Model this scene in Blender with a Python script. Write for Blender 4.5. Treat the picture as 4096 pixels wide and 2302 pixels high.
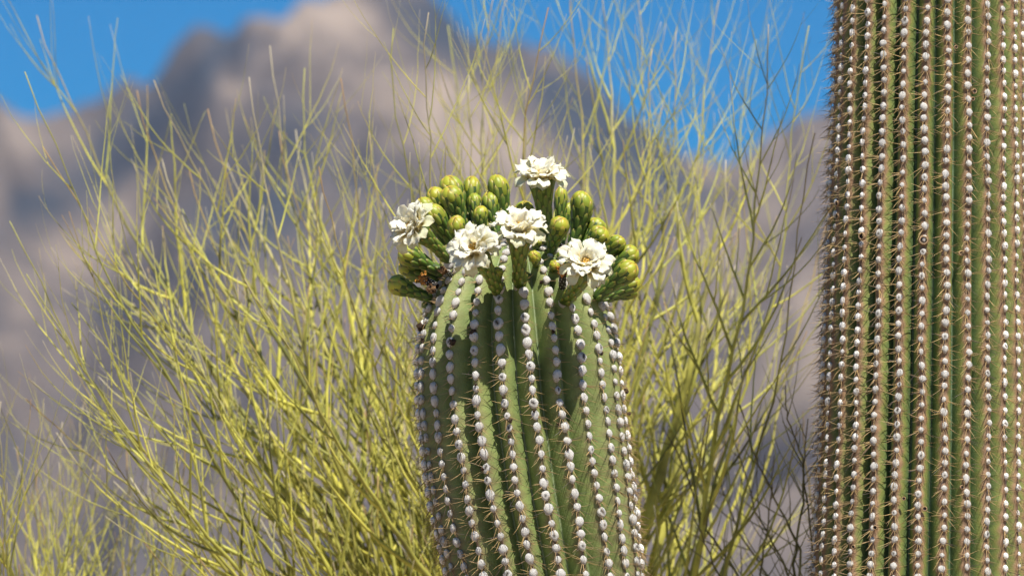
import bpy, math, random
import numpy as np
from mathutils import Vector, Matrix, noise as mnoise

for o in list(bpy.data.objects):
    bpy.data.objects.remove(o)
scene = bpy.context.scene
COL = scene.collection
R = math.radians

# ------------------------------------------------------------------ camera
CAM = Vector((0.0, -7.0, 1.65))
PITCH = R(6.0)
FOCAL = 36 * 7.0 / 1.35
cam_d = bpy.data.cameras.new('camera')
cam = bpy.data.objects.new('camera', cam_d)
COL.objects.link(cam)
cam.location = CAM
cam.rotation_euler = (R(90) + PITCH, 0, 0)
cam_d.lens = FOCAL
cam_d.sensor_width = 36
cam_d.clip_start = 0.1
cam_d.clip_end = 20000
cam_d.dof.use_dof = True
cam_d.dof.focus_distance = 6.93
cam_d.dof.aperture_fstop = FOCAL / 30.0
cam_d.dof.aperture_blades = 0
scene.camera = cam

# ------------------------------------------------------------------ sky, sun, exposure
SUN_EL, SUN_AZ = R(59), R(26)          # azimuth: to the right of the camera, behind it
world = bpy.data.worlds.new('World')
scene.world = world
world.use_nodes = True
wn = world.node_tree.nodes
bg = wn['Background']
sky = wn.new('ShaderNodeTexSky')
sky.sky_type = 'NISHITA'
sky.sun_disc = False
sky.sun_elevation = SUN_EL
sky.sun_rotation = math.pi - SUN_AZ
sky.altitude = 1500
sky.air_density = 1.0
sky.dust_density = 0.0
sky.ozone_density = 4.0
hs = wn.new('ShaderNodeHueSaturation')        # the photograph's deep polarised blue
hs.inputs['Saturation'].default_value = 1.74
world.node_tree.links.new(sky.outputs[0], hs.inputs['Color'])
world.node_tree.links.new(hs.outputs[0], bg.inputs[0])
bg.inputs[1].default_value = 0.0585
sd = bpy.data.lights.new('sun', 'SUN')
sun = bpy.data.objects.new('sun', sd)
COL.objects.link(sun)
sd.energy = 5.0
sd.angle = R(0.5)
sd.color = (1.0, 0.95, 0.86)
to_sun = Vector((math.sin(SUN_AZ) * math.cos(SUN_EL), -math.cos(SUN_AZ) * math.cos(SUN_EL), math.sin(SUN_EL)))
sun.rotation_euler = to_sun.to_track_quat('Z', 'Y').to_euler()
sun.location = (2, -4, 8)
scene.view_settings.view_transform = 'Standard'
scene.view_settings.look = 'None'
scene.view_settings.gamma = 1.0
scene.view_settings.exposure = 0.70
scene.view_settings.use_curve_mapping = False
scene.cycles.use_denoising = True
scene.cycles.max_bounces = 6
scene.cycles.transparent_max_bounces = 4

# ------------------------------------------------------------------ helpers
TH = 18.0 / FOCAL
FWD = Vector((0, math.cos(PITCH), math.sin(PITCH)))
UP = Vector((0, -math.sin(PITCH), math.cos(PITCH)))


def at(px, py, Y):
    """point on the plane y = Y that a photo pixel (4096 wide) looks at"""
    d = FWD + Vector((1, 0, 0)) * ((px - 2048) / 2048 * TH) + UP * ((1151 - py) / 2048 * TH)
    return CAM + d * ((Y - CAM.y) / d.y)


def mesh_of(name, verts, faces, mat, cols=None, smooth=True, mats=None, fmat=None):
    me = bpy.data.meshes.new(name)
    if isinstance(verts, np.ndarray):
        verts = verts.tolist()
    if isinstance(faces, np.ndarray):
        faces = faces.tolist()
    me.from_pydata(verts, [], faces)
    for m in (mats or [mat]):
        me.materials.append(m)
    if fmat is not None:
        me.polygons.foreach_set('material_index', np.asarray(fmat, dtype=np.int32))
    if cols is not None:
        a = me.color_attributes.new('Col', 'FLOAT_COLOR', 'POINT')
        c = np.ones((len(verts), 4), dtype=np.float32)
        c[:, :3] = np.asarray(cols, dtype=np.float32)
        a.data.foreach_set('color', c.ravel())
    if smooth:
        me.polygons.foreach_set('use_smooth', np.ones(len(me.polygons), dtype=bool))
    me.update()
    return me


def link(name, me, parent=None, M=None):
    o = bpy.data.objects.new(name, me)
    COL.objects.link(o)
    if parent is not None:
        o.parent = parent
    if M is not None:
        o.matrix_basis = M
    return o


def thing(name, label, cat, loc, group=None):
    o = bpy.data.objects.new(name, None)
    COL.objects.link(o)
    o.location = loc
    o.empty_display_size = 0.1
    o['label'] = label
    o['category'] = cat
    if group:
        o['group'] = group
    return o


class Acc:
    """collects many pieces into one mesh"""
    def __init__(self):
        self.v, self.f, self.c, self.n = [], [], [], 0

    def add(self, v, f, c):
        v = np.asarray(v, dtype=float)
        self.v.append(v)
        self.f += [[i + self.n for i in q] for q in f]
        c = np.asarray(c, dtype=float)
        if c.ndim == 1:
            c = np.tile(c, (len(v), 1))
        self.c.append(c)
        self.n += len(v)

    def mesh(self, name, mat, smooth=True):
        return mesh_of(name, np.concatenate(self.v), self.f, mat, np.concatenate(self.c), smooth)


def frame_to(z, roll=0.0, x_hint=None):
    z = Vector(z).normalized()
    h = Vector(x_hint) if x_hint is not None else (Vector((1, 0, 0)) if abs(z.x) < 0.8 else Vector((0, 1, 0)))
    y = z.cross(h).normalized()
    x = y.cross(z).normalized()
    M = Matrix((x, y, z)).transposed()
    return M @ Matrix.Rotation(roll, 3, 'Z')


def tube(pts, rad, sides=6, cap=True):
    pts = [Vector(p) for p in pts]
    n = len(pts)
    vs, fs = [], []
    t = (pts[1] - pts[0]).normalized()
    x = t.orthogonal().normalized()
    for i in range(n):
        a = pts[max(0, i - 1)]
        b = pts[min(n - 1, i + 1)]
        t = (b - a).normalized()
        x = (x - t * x.dot(t)).normalized()
        y = t.cross(x)
        for k in range(sides):
            an = 2 * math.pi * k / sides
            p = pts[i] + (x * math.cos(an) + y * math.sin(an)) * rad[i]
            vs.append((p.x, p.y, p.z))
    for i in range(n - 1):
        for k in range(sides):
            k2 = (k + 1) % sides
            fs.append([i * sides + k, i * sides + k2, (i + 1) * sides + k2, (i + 1) * sides + k])
    if cap:
        vs.append(tuple(pts[-1] + t * rad[-1]))
        e = (n - 1) * sides
        for k in range(sides):
            fs.append([e + k, e + (k + 1) % sides, len(vs) - 1])
    return vs, fs


def mat_new(name):
    m = bpy.data.materials.new(name)
    m.use_nodes = True
    nt = m.node_tree
    return m, nt, nt.nodes['Principled BSDF']


def mat_vc(name, rough=0.55, spec=0.35, noise_scale=0, noise_amt=0.0, bump=0.0, bump_scale=200, transl=0.0, sss=0.0):
    """principled fed by the vertex colours, broken up by noise"""
    m, nt, b = mat_new(name)
    N, L = nt.nodes, nt.links
    at_ = N.new('ShaderNodeAttribute')
    at_.attribute_name = 'Col'
    col = at_.outputs['Color']
    tc = N.new('ShaderNodeTexCoord')
    if noise_scale:
        nz = N.new('ShaderNodeTexNoise')
        nz.inputs['Scale'].default_value = noise_scale
        nz.inputs['Detail'].default_value = 5
        L.new(tc.outputs['Object'], nz.inputs['Vector'])
        mr = N.new('ShaderNodeMapRange')
        mr.inputs['From Min'].default_value = 0.25
        mr.inputs['From Max'].default_value = 0.75
        mr.inputs['To Min'].default_value = 1 - noise_amt
        mr.inputs['To Max'].default_value = 1 + noise_amt
        L.new(nz.outputs['Fac'], mr.inputs['Value'])
        mx = N.new('ShaderNodeVectorMath')
        mx.operation = 'SCALE'
        L.new(col, mx.inputs[0])
        L.new(mr.outputs[0], mx.inputs['Scale'])
        col = mx.outputs[0]
    L.new(col, b.inputs['Base Color'])
    b.inputs['Roughness'].default_value = rough
    b.inputs['Specular IOR Level'].default_value = spec
    if bump:
        nb = N.new('ShaderNodeTexNoise')
        nb.inputs['Scale'].default_value = bump_scale
        nb.inputs['Detail'].default_value = 4
        L.new(tc.outputs['Object'], nb.inputs['Vector'])
        bp = N.new('ShaderNodeBump')
        bp.inputs['Strength'].default_value = bump
        bp.inputs['Distance'].default_value = 0.002
        L.new(nb.outputs['Fac'], bp.inputs['Height'])
        L.new(bp.outputs[0], b.inputs['Normal'])
    if sss:
        b.inputs['Subsurface Weight'].default_value = sss
        b.inputs['Subsurface Radius'].default_value = (1.0, 0.8, 0.5)
        b.inputs['Subsurface Scale'].default_value = 0.004
    if transl:
        tr = N.new('ShaderNodeBsdfTranslucent')
        L.new(col, tr.inputs['Color'])
        ms = N.new('ShaderNodeMixShader')
        ms.inputs[0].default_value = transl
        L.new(b.outputs[0], ms.inputs[1])
        L.new(tr.outputs[0], ms.inputs[2])
        L.new(ms.outputs[0], N['Material Output'].inputs['Surface'])
    return m


M_STEM = mat_vc('cactus_skin', 0.55, 0.35, 45, 0.26, 0.3, 420)
M_WOOL = mat_vc('areole_wool', 0.95, 0.1, 420, 0.22, 0.9, 520)
M_SPINE = mat_vc('spine_horn', 0.4, 0.4, 90, 0.3)
M_BUD = mat_vc('bud_scale_skin', 0.42, 0.45, 120, 0.14, 0.12, 300)
M_PETAL = mat_vc('petal_wax', 0.5, 0.25, 90, 0.03, transl=0.22, sss=0.5)
M_ANTHER = mat_vc('anther_pollen', 0.8, 0.2)
M_DRY = mat_vc('withered_tissue', 0.75, 0.3, 300, 0.45, 0.8, 400)
M_TWIG = mat_vc('palo_verde_bark', 0.55, 0.35, 45, 0.22)
M_SHRUB = mat_vc('dark_shrub_bark', 0.7, 0.2, 60, 0.3)

# ------------------------------------------------------------------ ground and mountain
gm, gt, gb = mat_new('desert_soil')
n1 = gt.nodes.new('ShaderNodeTexNoise')
n1.inputs['Scale'].default_value = 3.0
n1.inputs['Detail'].default_value = 8
cr = gt.nodes.new('ShaderNodeValToRGB')
cr.color_ramp.elements[0].color = (0.22, 0.165, 0.115, 1)
cr.color_ramp.elements[1].color = (0.36, 0.28, 0.20, 1)
tc = gt.nodes.new('ShaderNodeTexCoord')
gt.links.new(tc.outputs['Object'], n1.inputs['Vector'])
gt.links.new(n1.outputs['Fac'], cr.inputs['Fac'])
gt.links.new(cr.outputs[0], gb.inputs['Base Color'])
gb.inputs['Roughness'].default_value = 0.95
gv, gf = [], []
ring_r = [0, 1, 2, 3.5, 5, 7, 10, 15, 25, 45, 90, 200, 500, 1200, 2500, 4000]
NS = 64
for i, rr in enumerate(ring_r):
    for k in range(NS):
        a = 2 * math.pi * k / NS
        x, y = rr * math.cos(a), rr * math.sin(a)
        z = 0.05 * mnoise.fractal(Vector((x * 0.7, y * 0.7, 3.1)), 1.0, 2.0, 4) if rr < 60 else 0.0
        gv.append((x, y, z - 0.02))
for i in range(len(ring_r) - 1):
    for k in range(NS):
        k2 = (k + 1) % NS
        gf.append([i * NS + k, (i + 1) * NS + k, (i + 1) * NS + k2, i * NS + k2])
ground = link('ground', mesh_of('ground', gv, gf, gm))
ground['kind'] = 'structure'


def make_mountain():
    sky_px = [(-8200, 820), (-7000, 640), (-6100, 700), (-5000, 420), (-4200, 560), (-3300, 380), (-2500, 600), (-1500, 480), (-700, 380), (-300, 260), (0, 330), (100, 400), (200, 465), (300, 485), (430, 425), (600, 325),
              (700, 235), (800, 150), (950, 85), (1050, 20), (1120, -30), (1300, -45), (1500, -30), (1700, -40), (1800, 30),
              (1870, 110), (1960, 185), (2200, 240), (2400, 370), (2570, 490), (2720, 590), (2850, 650), (2950, 630),
              (3080, 545), (3200, 462), (3300, 430), (3500, 380), (3900, 300), (4400, 260), (5200, 380), (6000, 520), (6900, 330), (7800, 500), (8800, 420), (10200, 700), (12200, 860)]
    xs = np.array([p[0] for p in sky_px], float)
    ys = np.array([p[1] for p in sky_px], float)
    NA, ND = 760, 120
    px = np.linspace(-8000, 12000, NA)
    jag = np.array([13 * mnoise.fractal(Vector((q * 0.011, 3.3, 0)), 0.7, 2.1, 4) for q in px])
    el = PITCH + np.arctan((1151 - np.interp(px, xs, ys) - jag) / 2048 * TH)
    az = np.arctan((px - 2048) / 2048 * TH)
    D0, DR, D1 = 900.0, 3000.0, 3700.0
    verts = []
    for j in range(ND):
        d = D0 + (D1 - D0) * j / (ND - 1)
        for i in range(NA):
            H = math.tan(el[i]) * DR
            s = (d - D0) / (DR - D0)
            if s <= 1:
                base = H * (0.25 * s + 0.75 * s ** 2.2)
            else:
                base = H * (1 - 0.9 * (s - 1) ** 1.2 * 2.2)
            x, y = d * math.sin(az[i]), d * math.cos(az[i])
            q = Vector((x * 0.0045 + y * 0.0012, y * 0.0030, 1.7))
            rn = mnoise.ridged_multi_fractal(q, 0.9, 2.1, 6, 1.0, 2.0)
            fine = mnoise.fractal(Vector((x * 0.02, y * 0.02, 5)), 1.0, 2.0, 4)
            edge = min(1.0, s * 1.6) * (0.25 + 0.75 * min(1.0, abs(s - 1) / 0.16))
            z = base + edge * (85 * (rn - 1.15)) + 16 * fine * min(1, s * 2)
            verts.append((x + CAM.x, y + CAM.y, z if s > 0.001 else -5.0))
    faces = []
    for j in range(ND - 1):
        for i in range(NA - 1):
            a = j * NA + i
            faces.append([a, a + 1, a + NA + 1, a + NA])
    # slope shade and sunlit faces painted into the rock colour, with dark varnish and scrub (centre, half-size, amount)
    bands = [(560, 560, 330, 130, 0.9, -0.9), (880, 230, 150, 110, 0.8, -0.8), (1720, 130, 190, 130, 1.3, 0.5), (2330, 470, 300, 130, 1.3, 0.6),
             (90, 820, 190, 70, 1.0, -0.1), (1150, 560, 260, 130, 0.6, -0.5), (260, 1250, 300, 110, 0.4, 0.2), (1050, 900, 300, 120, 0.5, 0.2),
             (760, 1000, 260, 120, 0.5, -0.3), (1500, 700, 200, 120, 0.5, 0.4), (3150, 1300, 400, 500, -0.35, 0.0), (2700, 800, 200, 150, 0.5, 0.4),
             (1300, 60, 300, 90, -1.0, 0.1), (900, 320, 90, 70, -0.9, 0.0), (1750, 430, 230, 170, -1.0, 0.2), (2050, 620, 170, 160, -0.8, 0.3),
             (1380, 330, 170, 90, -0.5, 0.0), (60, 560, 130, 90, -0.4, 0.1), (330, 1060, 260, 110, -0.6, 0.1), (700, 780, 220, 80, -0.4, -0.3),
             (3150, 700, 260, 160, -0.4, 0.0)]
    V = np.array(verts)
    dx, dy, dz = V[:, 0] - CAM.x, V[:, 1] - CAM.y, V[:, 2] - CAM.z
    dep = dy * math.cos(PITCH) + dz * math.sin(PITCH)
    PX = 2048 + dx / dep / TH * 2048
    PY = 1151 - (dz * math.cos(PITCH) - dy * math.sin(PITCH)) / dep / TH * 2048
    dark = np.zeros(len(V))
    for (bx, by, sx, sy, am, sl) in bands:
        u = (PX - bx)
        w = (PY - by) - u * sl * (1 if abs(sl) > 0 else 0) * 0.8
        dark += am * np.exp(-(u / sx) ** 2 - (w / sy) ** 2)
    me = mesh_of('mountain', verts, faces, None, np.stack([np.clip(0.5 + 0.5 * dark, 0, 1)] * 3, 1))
    m, nt, b = mat_new('mountain_rock')
    N, L = nt.nodes, nt.links
    tc = N.new('ShaderNodeTexCoord')
    mp = N.new('ShaderNodeMapping')
    mp.inputs['Scale'].default_value = (0.017, 0.010, 0.026)
    L.new(tc.outputs['Object'], mp.inputs['Vector'])
    a = N.new('ShaderNodeTexNoise')
    a.inputs['Scale'].default_value = 1.0
    a.inputs['Detail'].default_value = 6
    a.inputs['Roughness'].default_value = 0.66
    a.inputs['Distortion'].default_value = 0.8
    L.new(mp.outputs[0], a.inputs['Vector'])
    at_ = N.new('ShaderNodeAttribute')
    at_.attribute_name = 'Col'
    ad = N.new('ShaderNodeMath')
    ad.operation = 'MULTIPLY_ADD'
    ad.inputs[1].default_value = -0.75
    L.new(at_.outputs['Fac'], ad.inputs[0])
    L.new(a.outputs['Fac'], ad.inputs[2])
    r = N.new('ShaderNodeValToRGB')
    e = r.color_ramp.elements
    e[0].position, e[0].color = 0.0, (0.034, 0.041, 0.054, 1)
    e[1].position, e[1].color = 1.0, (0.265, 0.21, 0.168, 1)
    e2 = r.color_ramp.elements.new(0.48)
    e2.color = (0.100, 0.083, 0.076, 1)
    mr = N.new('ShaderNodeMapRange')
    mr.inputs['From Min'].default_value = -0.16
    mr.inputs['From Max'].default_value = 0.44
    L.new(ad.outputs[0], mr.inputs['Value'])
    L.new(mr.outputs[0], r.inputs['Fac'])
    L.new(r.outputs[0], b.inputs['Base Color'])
    b.inputs['Roughness'].default_value = 0.95
    b.inputs['Specular IOR Level'].default_value = 0.1
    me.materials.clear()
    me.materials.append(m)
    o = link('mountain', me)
    o['kind'] = 'structure'


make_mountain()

# ------------------------------------------------------------------ the air between here and the mountain
def make_haze():
    x0, x1, y0, y1, z0, z1 = -4200, 4200, -4200, 4200, -8, 640
    v = [(x, y, z) for z in (z0, z1) for y in (y0, y1) for x in (x0, x1)]
    f = [[0, 2, 3, 1], [4, 5, 7, 6], [0, 1, 5, 4], [2, 6, 7, 3], [0, 4, 6, 2], [1, 3, 7, 5]]
    m = bpy.data.materials.new('haze_air')
    m.use_nodes = True
    nt = m.node_tree
    nt.nodes.remove(nt.nodes['Principled BSDF'])
    pv = nt.nodes.new('ShaderNodeVolumePrincipled')
    pv.inputs['Color'].default_value = (0.55, 0.68, 1.0, 1)
    pv.inputs['Density'].default_value = HAZE
    nt.links.new(pv.outputs[0], nt.nodes['Material Output'].inputs['Volume'])
    o = link('haze', mesh_of('haze', v, f, m, smooth=False))
    o['kind'] = 'stuff'


HAZE = 4.5e-5
make_haze()

# ------------------------------------------------------------------ saguaros
def ico(sub):
    import bmesh
    bm = bmesh.new()
    bmesh.ops.create_icosphere(bm, subdivisions=sub, radius=1)
    v = [tuple(p.co) for p in bm.verts]
    f = [[q.index for q in p.verts] for p in bm.faces]
    bm.free()
    return v, f


def pad_mesh(seed, pit=0):
    """woolly areole cushion: x across, y up along the rib, z outward"""
    v, f = ico(2)
    rnd = random.Random(seed)
    off = Vector((rnd.random() * 50, rnd.random() * 50, rnd.random() * 50))
    vs, cs = [], []
    px_, py_ = rnd.uniform(-0.25, 0.25), rnd.uniform(0.0, 0.4)
    for p in v:
        p = Vector(p)
        k = 1 + 0.16 * mnoise.noise(p * 1.6 + off) + 0.08 * mnoise.noise(p * 4 + off)
        q = p * k
        if q.y < 0:
            q.x *= 1 - 0.28 * min(1, -q.y)
            q.y *= 1.08
        w = 0.76 + 0.12 * mnoise.noise(p * 2.3 + off * 2)
        c = Vector((w, w * 0.965, w * 0.90))
        if q.y < -0.3:
            c = c.lerp(Vector((0.50, 0.40, 0.30)), 0.55 * rnd.random())
        if pit:
            d = math.hypot(q.x - px_, q.y - py_)
            if q.z > 0.2 and d < (0.26 if pit == 1 else 0.40):
                q.z -= 0.35
                c = Vector((0.03, 0.02, 0.014)) * rnd.uniform(0.6, 2)
        vs.append(tuple(q))
        cs.append(tuple(c))
    return vs, f, cs


PADS = [pad_mesh(i, 0 if i < 8 else (1 if i < 11 else 2)) for i in range(13)]
PAD_ME = [mesh_of('areole', v, f, M_WOOL, c) for v, f, c in PADS]


class Stem:
    """ribbed column given by rows (z, cx, radius) from the ground to the tip"""
    def __init__(self, rows, cy, nribs, th0, twist, depth, power, spacing, bump, seed):
        z = np.array([r[0] for r in rows])
        self.cy, self.n, self.th0, self.depth, self.pw, self.bump = cy, nribs, th0, depth, power, bump
        cx = np.array([r[1] for r in rows])
        rd = np.array([r[2] for r in rows])
        s = np.concatenate([[0], np.cumsum(np.hypot(np.diff(z), np.diff(rd)))])
        self.s, self.z, self.cx, self.r = s, z, cx, rd
        self.twist = twist
        rnd = random.Random(seed)
        self.rmax = rd.max()
        self.areoles = []
        z_lo = twist[2]
        s_lo = np.interp(z_lo, z, s)
        for k in range(nribs):
            a = []
            q = s_lo + rnd.random() * spacing
            while q < s[-1] - 0.02:
                a.append(q)
                q += spacing * rnd.uniform(0.88, 1.13) * (0.72 + 0.28 * min(1, (s[-1] - q) / 0.05))
            self.areoles.append(np.array(a))

    def theta(self, k, z):
        zt, amt, _ = self.twist
        return self.th0 + 2 * math.pi * k / self.n + amt * (zt - z)

    def at(self, s):
        return np.interp(s, self.s, self.z), np.interp(s, self.s, self.cx), np.interp(s, self.s, self.r)

    def crest(self, k, s):
        z, cx, r = [float(q) for q in self.at(s)]
        z2, cx2, r2 = [float(q) for q in self.at(s + 0.006)]
        z1, cx1, r1 = [float(q) for q in self.at(s - 0.006)]
        th = self.theta(k, z)
        e = Vector((math.sin(th), -math.cos(th), 0))
        wob = self.wob(k, s)
        P = Vector((cx, self.cy, z)) + e * (r + self.bump * 0.6) + Vector((math.cos(th), math.sin(th), 0)) * wob
        up = Vector((cx2 - cx1, 0, z2 - z1)) + e * (r2 - r1)
        up.normalize()
        t = Vector((math.cos(th), math.sin(th), 0))
        nrm = t.cross(up).normalized()
        if nrm.dot(e) < 0 and nrm.z < 0.5:
            nrm = -nrm
        return P, nrm, up, t

    def wob(self, k, s):
        return 0.0012 * math.sin(s * 23 + k * 2.3) + 0.0008 * math.sin(s * 61 + k * 5.1)

    def body(self, colour, ds):
        s_lo = float(np.interp(self.twist[2], self.z, self.s))
        srow = np.concatenate([np.linspace(0, s_lo, 14)[:-1], np.arange(s_lo, self.s[-1], ds), [self.s[-1]]])
        M_ = 20
        us = np.arange(M_) / M_ * 2 - 1          # -1 groove .. 0 crest .. 1 groove
        K = np.repeat(np.arange(self.n), M_)
        U = np.tile(us, self.n)
        A = np.abs(U)
        f = A ** self.pw
        V, C = [], []
        rng = np.random.default_rng(3)
        for q in srow:
            z, cx, r = [float(t) for t in self.at(q)]
            th = self.th0 + 2 * math.pi * (K + U / 2) / self.n + self.twist[1] * (self.twist[0] - z)
            g = np.zeros(self.n)
            for k in range(self.n):
                a = self.areoles[k]
                if len(a):
                    g[k] = math.exp(-(np.min(np.abs(a - q)) / 0.0062) ** 2)
            G = g[K]
            W = np.array([self.wob(k, q) for k in range(self.n)])[K]
            dep = self.depth * min(1, (r / self.rmax)) ** 1.2
            rr = r - dep * f + self.bump * G * np.clip(1 - A * 1.6, 0, 1)
            rr = np.maximum(rr, r * 0.25)
            wx = W * (1 - A) * min(1, r / self.rmax)
            x = cx + np.sin(th) * rr + np.cos(th) * wx
            y = self.cy - np.cos(th) * rr + np.sin(th) * wx
            V.append(np.stack([x, y, np.full_like(x, z)], 1))
            C.append(colour(A, G, z, K, q))
        V, C = np.concatenate(V), np.concatenate(C)
        nc = self.n * M_
        nr = len(srow)
        idx = np.arange(nr * nc).reshape(nr, nc)
        a, b = idx[:-1], np.roll(idx[:-1], -1, 1)
        c, d = np.roll(idx[1:], -1, 1), idx[1:]
        F = np.stack([a, b, c, d], -1).reshape(-1, 4)
        return V, F, C


def lerp3(a, b, t):
    return a[None, :] * (1 - t[:, None]) + b[None, :] * t[:, None]


def areoles_and_spines(stem, root, size, dome_s, spine_len, nsp, seed, zr, limit=300, pit_p=0.2, skip=None, fade_top=False):
    rnd = random.Random(seed)
    inst = []
    org = root.location
    spin = Acc()
    for k in range(stem.n):
        for q in stem.areoles[k]:
            P, nrm, up, t = stem.crest(k, q)
            if skip and skip(P, nrm):
                continue
            face = -(nrm.y)
            vis = zr[0] < P.z < zr[1]
            sc = size * rnd.uniform(0.76, 1.17)
            B = Matrix((t, up, nrm)).transposed()
            S = Matrix.Diagonal((sc * rnd.uniform(0.88, 1.05), sc * rnd.uniform(0.98, 1.25), sc * rnd.uniform(0.55, 0.8)))
            roll = Matrix.Rotation(rnd.uniform(-0.3, 0.3), 3, 'Z')
            M3 = B @ roll @ S
            v = rnd.randrange(8) if rnd.random() > pit_p else 8 + rnd.randrange(5)
            inst.append((face + (1 if vis else 0), M3, P + nrm * sc * 0.12, v))
            # spines
            tip = stem.s[-1] - q
            kf = min(1.0, max(0.12, (tip - 0.06) / 0.30)) if fade_top else 1.0
            n = max(2, int(round(nsp * rnd.uniform(0.75, 1.25) * (0.35 + 0.65 * kf))))
            for i in range(n):
                if i < n - 2 or n < 5:
                    ph = R(-90) + rnd.choice((-1, 1)) * R(rnd.choice((rnd.uniform(5, 60), rnd.uniform(55, 115))))
                    lift = R(rnd.uniform(8, 40))
                else:
                    ph = R(rnd.uniform(-170, -10))
                    lift = R(rnd.uniform(40, 75))
                d = (t * math.cos(ph) + up * math.sin(ph)) * math.cos(lift) + nrm * math.sin(lift)
                ln = spine_len * rnd.uniform(0.5, 1.2) * (0.55 + 0.45 * kf)
                st = P + (t * math.cos(ph) * 0.75 + up * math.sin(ph) * 0.85) * sc * 0.8 + nrm * sc * 0.15
                bend = Vector((rnd.uniform(-1, 1), rnd.uniform(-1, 1), rnd.uniform(-1.2, 0.6))) * ln * 0.05
                r0 = 0.00040 * rnd.uniform(0.8, 1.2)
                pts = [st - org, st + d * ln * 0.55 + bend - org, st + d * ln - org]
                vs, fs = tube(pts, [r0, r0 * 0.75, r0 * 0.2], 3, cap=False)
                c = Vector((0.50, 0.34, 0.14)).lerp(Vector((0.24, 0.155, 0.09)), rnd.random() ** 1.2)
                if rnd.random() < 0.12:
                    c = Vector((0.10, 0.07, 0.06))
                spin.add(vs, fs, tuple(c))
    inst.sort(key=lambda r: -r[0])
    rest = Acc()
    for j, (fa, M3, P, v) in enumerate(inst):
        if j < limit:
            link('areole', PAD_ME[v], root, Matrix.Translation(P - org) @ M3.to_4x4())
        else:
            vv, ff, cc = PADS[v]
            a = np.array(vv) @ np.array(M3).T + np.array(P - org)
            rest.add(a, ff, cc)
    if rest.n:
        o = link('areoles', rest.mesh('areoles', M_WOOL), root)
        o['kind'] = 'stuff'
    o = link('spines', spin.mesh('spines', M_SPINE), root)
    o['kind'] = 'stuff'


PXM = 1.35 / 4096          # metres per photo pixel at 7 m


def rows_from_px(lst, Y, base, top=None):
    sc = PXM * (Y + 7.0) / 7.0
    rows = list(base)
    for (py, cx, r) in lst:
        p = at(cx, py, Y)
        rows.append((p.z, p.x, r * sc))
    if top:
        rows += top
    return rows


def smooth_rows(rows, n=160):
    z = np.array([r[0] for r in rows]); x = np.array([r[1] for r in rows]); r = np.array([r[2] for r in rows])
    s = np.concatenate([[0], np.cumsum(np.hypot(np.diff(z), np.diff(r)))])
    q = np.linspace(0, s[-1], n * 4)
    out = [np.interp(q, s, v) for v in (z, x, r)]
    w = 9
    ker = np.ones(w) / w
    res = []
    for v in out:
        e = np.concatenate([np.full(w // 2, v[0]), v, np.full(w // 2, v[-1])])
        e = np.convolve(e, ker, 'valid')
        e[0], e[-1] = v[0], v[-1]
        res.append(e)
    return list(zip(*res))


# --- the flowering saguaro
z_fb = at(2048, 2302, 0).z
main_px = [(2302, 2177, 388), (2150, 2152, 402), (2000, 2128, 410), (1800, 2104, 412), (1600, 2080, 410), (1450, 2075, 405),
           (1350, 2071, 394), (1250, 2068, 368), (1170, 2068, 335), (1110, 2068, 300), (1060, 2070, 255), (1020, 2071, 200),
           (995, 2072, 140), (982, 2072, 70), (978, 2072, 4)]
b0 = at(2177, 2302, 0)
base_rows = [(-0.03, b0.x + 0.075, 0.115), (0.4, b0.x + 0.075, 0.122), (1.0, b0.x + 0.07, 0.125), (1.6, b0.x + 0.045, 0.126), (z_fb - 0.10, b0.x + 0.014, 0.127)]
MAIN = Stem(smooth_rows(rows_from_px(main_px, 0, base_rows)), 0.0, 23, R(5.4), (at(0, 1426, 0).z, R(3.5) / (864 * PXM), z_fb - 0.15),
            0.025, 1.45, 0.0170, 0.0008, 11)
main_root = thing('flowering_saguaro', 'green ribbed saguaro crowned with white flowers and a ring of green buds', 'cactus', (MAIN.cx[0], 0, 0))
zt_main, zb_main = at(0, 978, 0).z, at(0, 2302, 0).z


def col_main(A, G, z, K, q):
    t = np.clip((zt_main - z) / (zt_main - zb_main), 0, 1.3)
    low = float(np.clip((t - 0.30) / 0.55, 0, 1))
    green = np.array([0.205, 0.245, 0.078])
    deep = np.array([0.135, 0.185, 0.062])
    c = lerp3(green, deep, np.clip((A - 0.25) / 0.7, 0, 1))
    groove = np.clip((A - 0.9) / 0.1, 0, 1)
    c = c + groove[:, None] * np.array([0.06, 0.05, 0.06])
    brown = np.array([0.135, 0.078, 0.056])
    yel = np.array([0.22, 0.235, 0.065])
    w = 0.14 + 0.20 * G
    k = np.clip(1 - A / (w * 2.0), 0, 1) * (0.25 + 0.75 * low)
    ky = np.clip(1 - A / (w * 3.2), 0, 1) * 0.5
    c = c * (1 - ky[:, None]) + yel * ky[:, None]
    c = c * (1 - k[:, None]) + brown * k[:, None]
    return c


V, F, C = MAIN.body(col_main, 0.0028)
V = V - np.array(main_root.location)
link('stem', mesh_of('stem', V, F, M_STEM, C), main_root)

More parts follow.
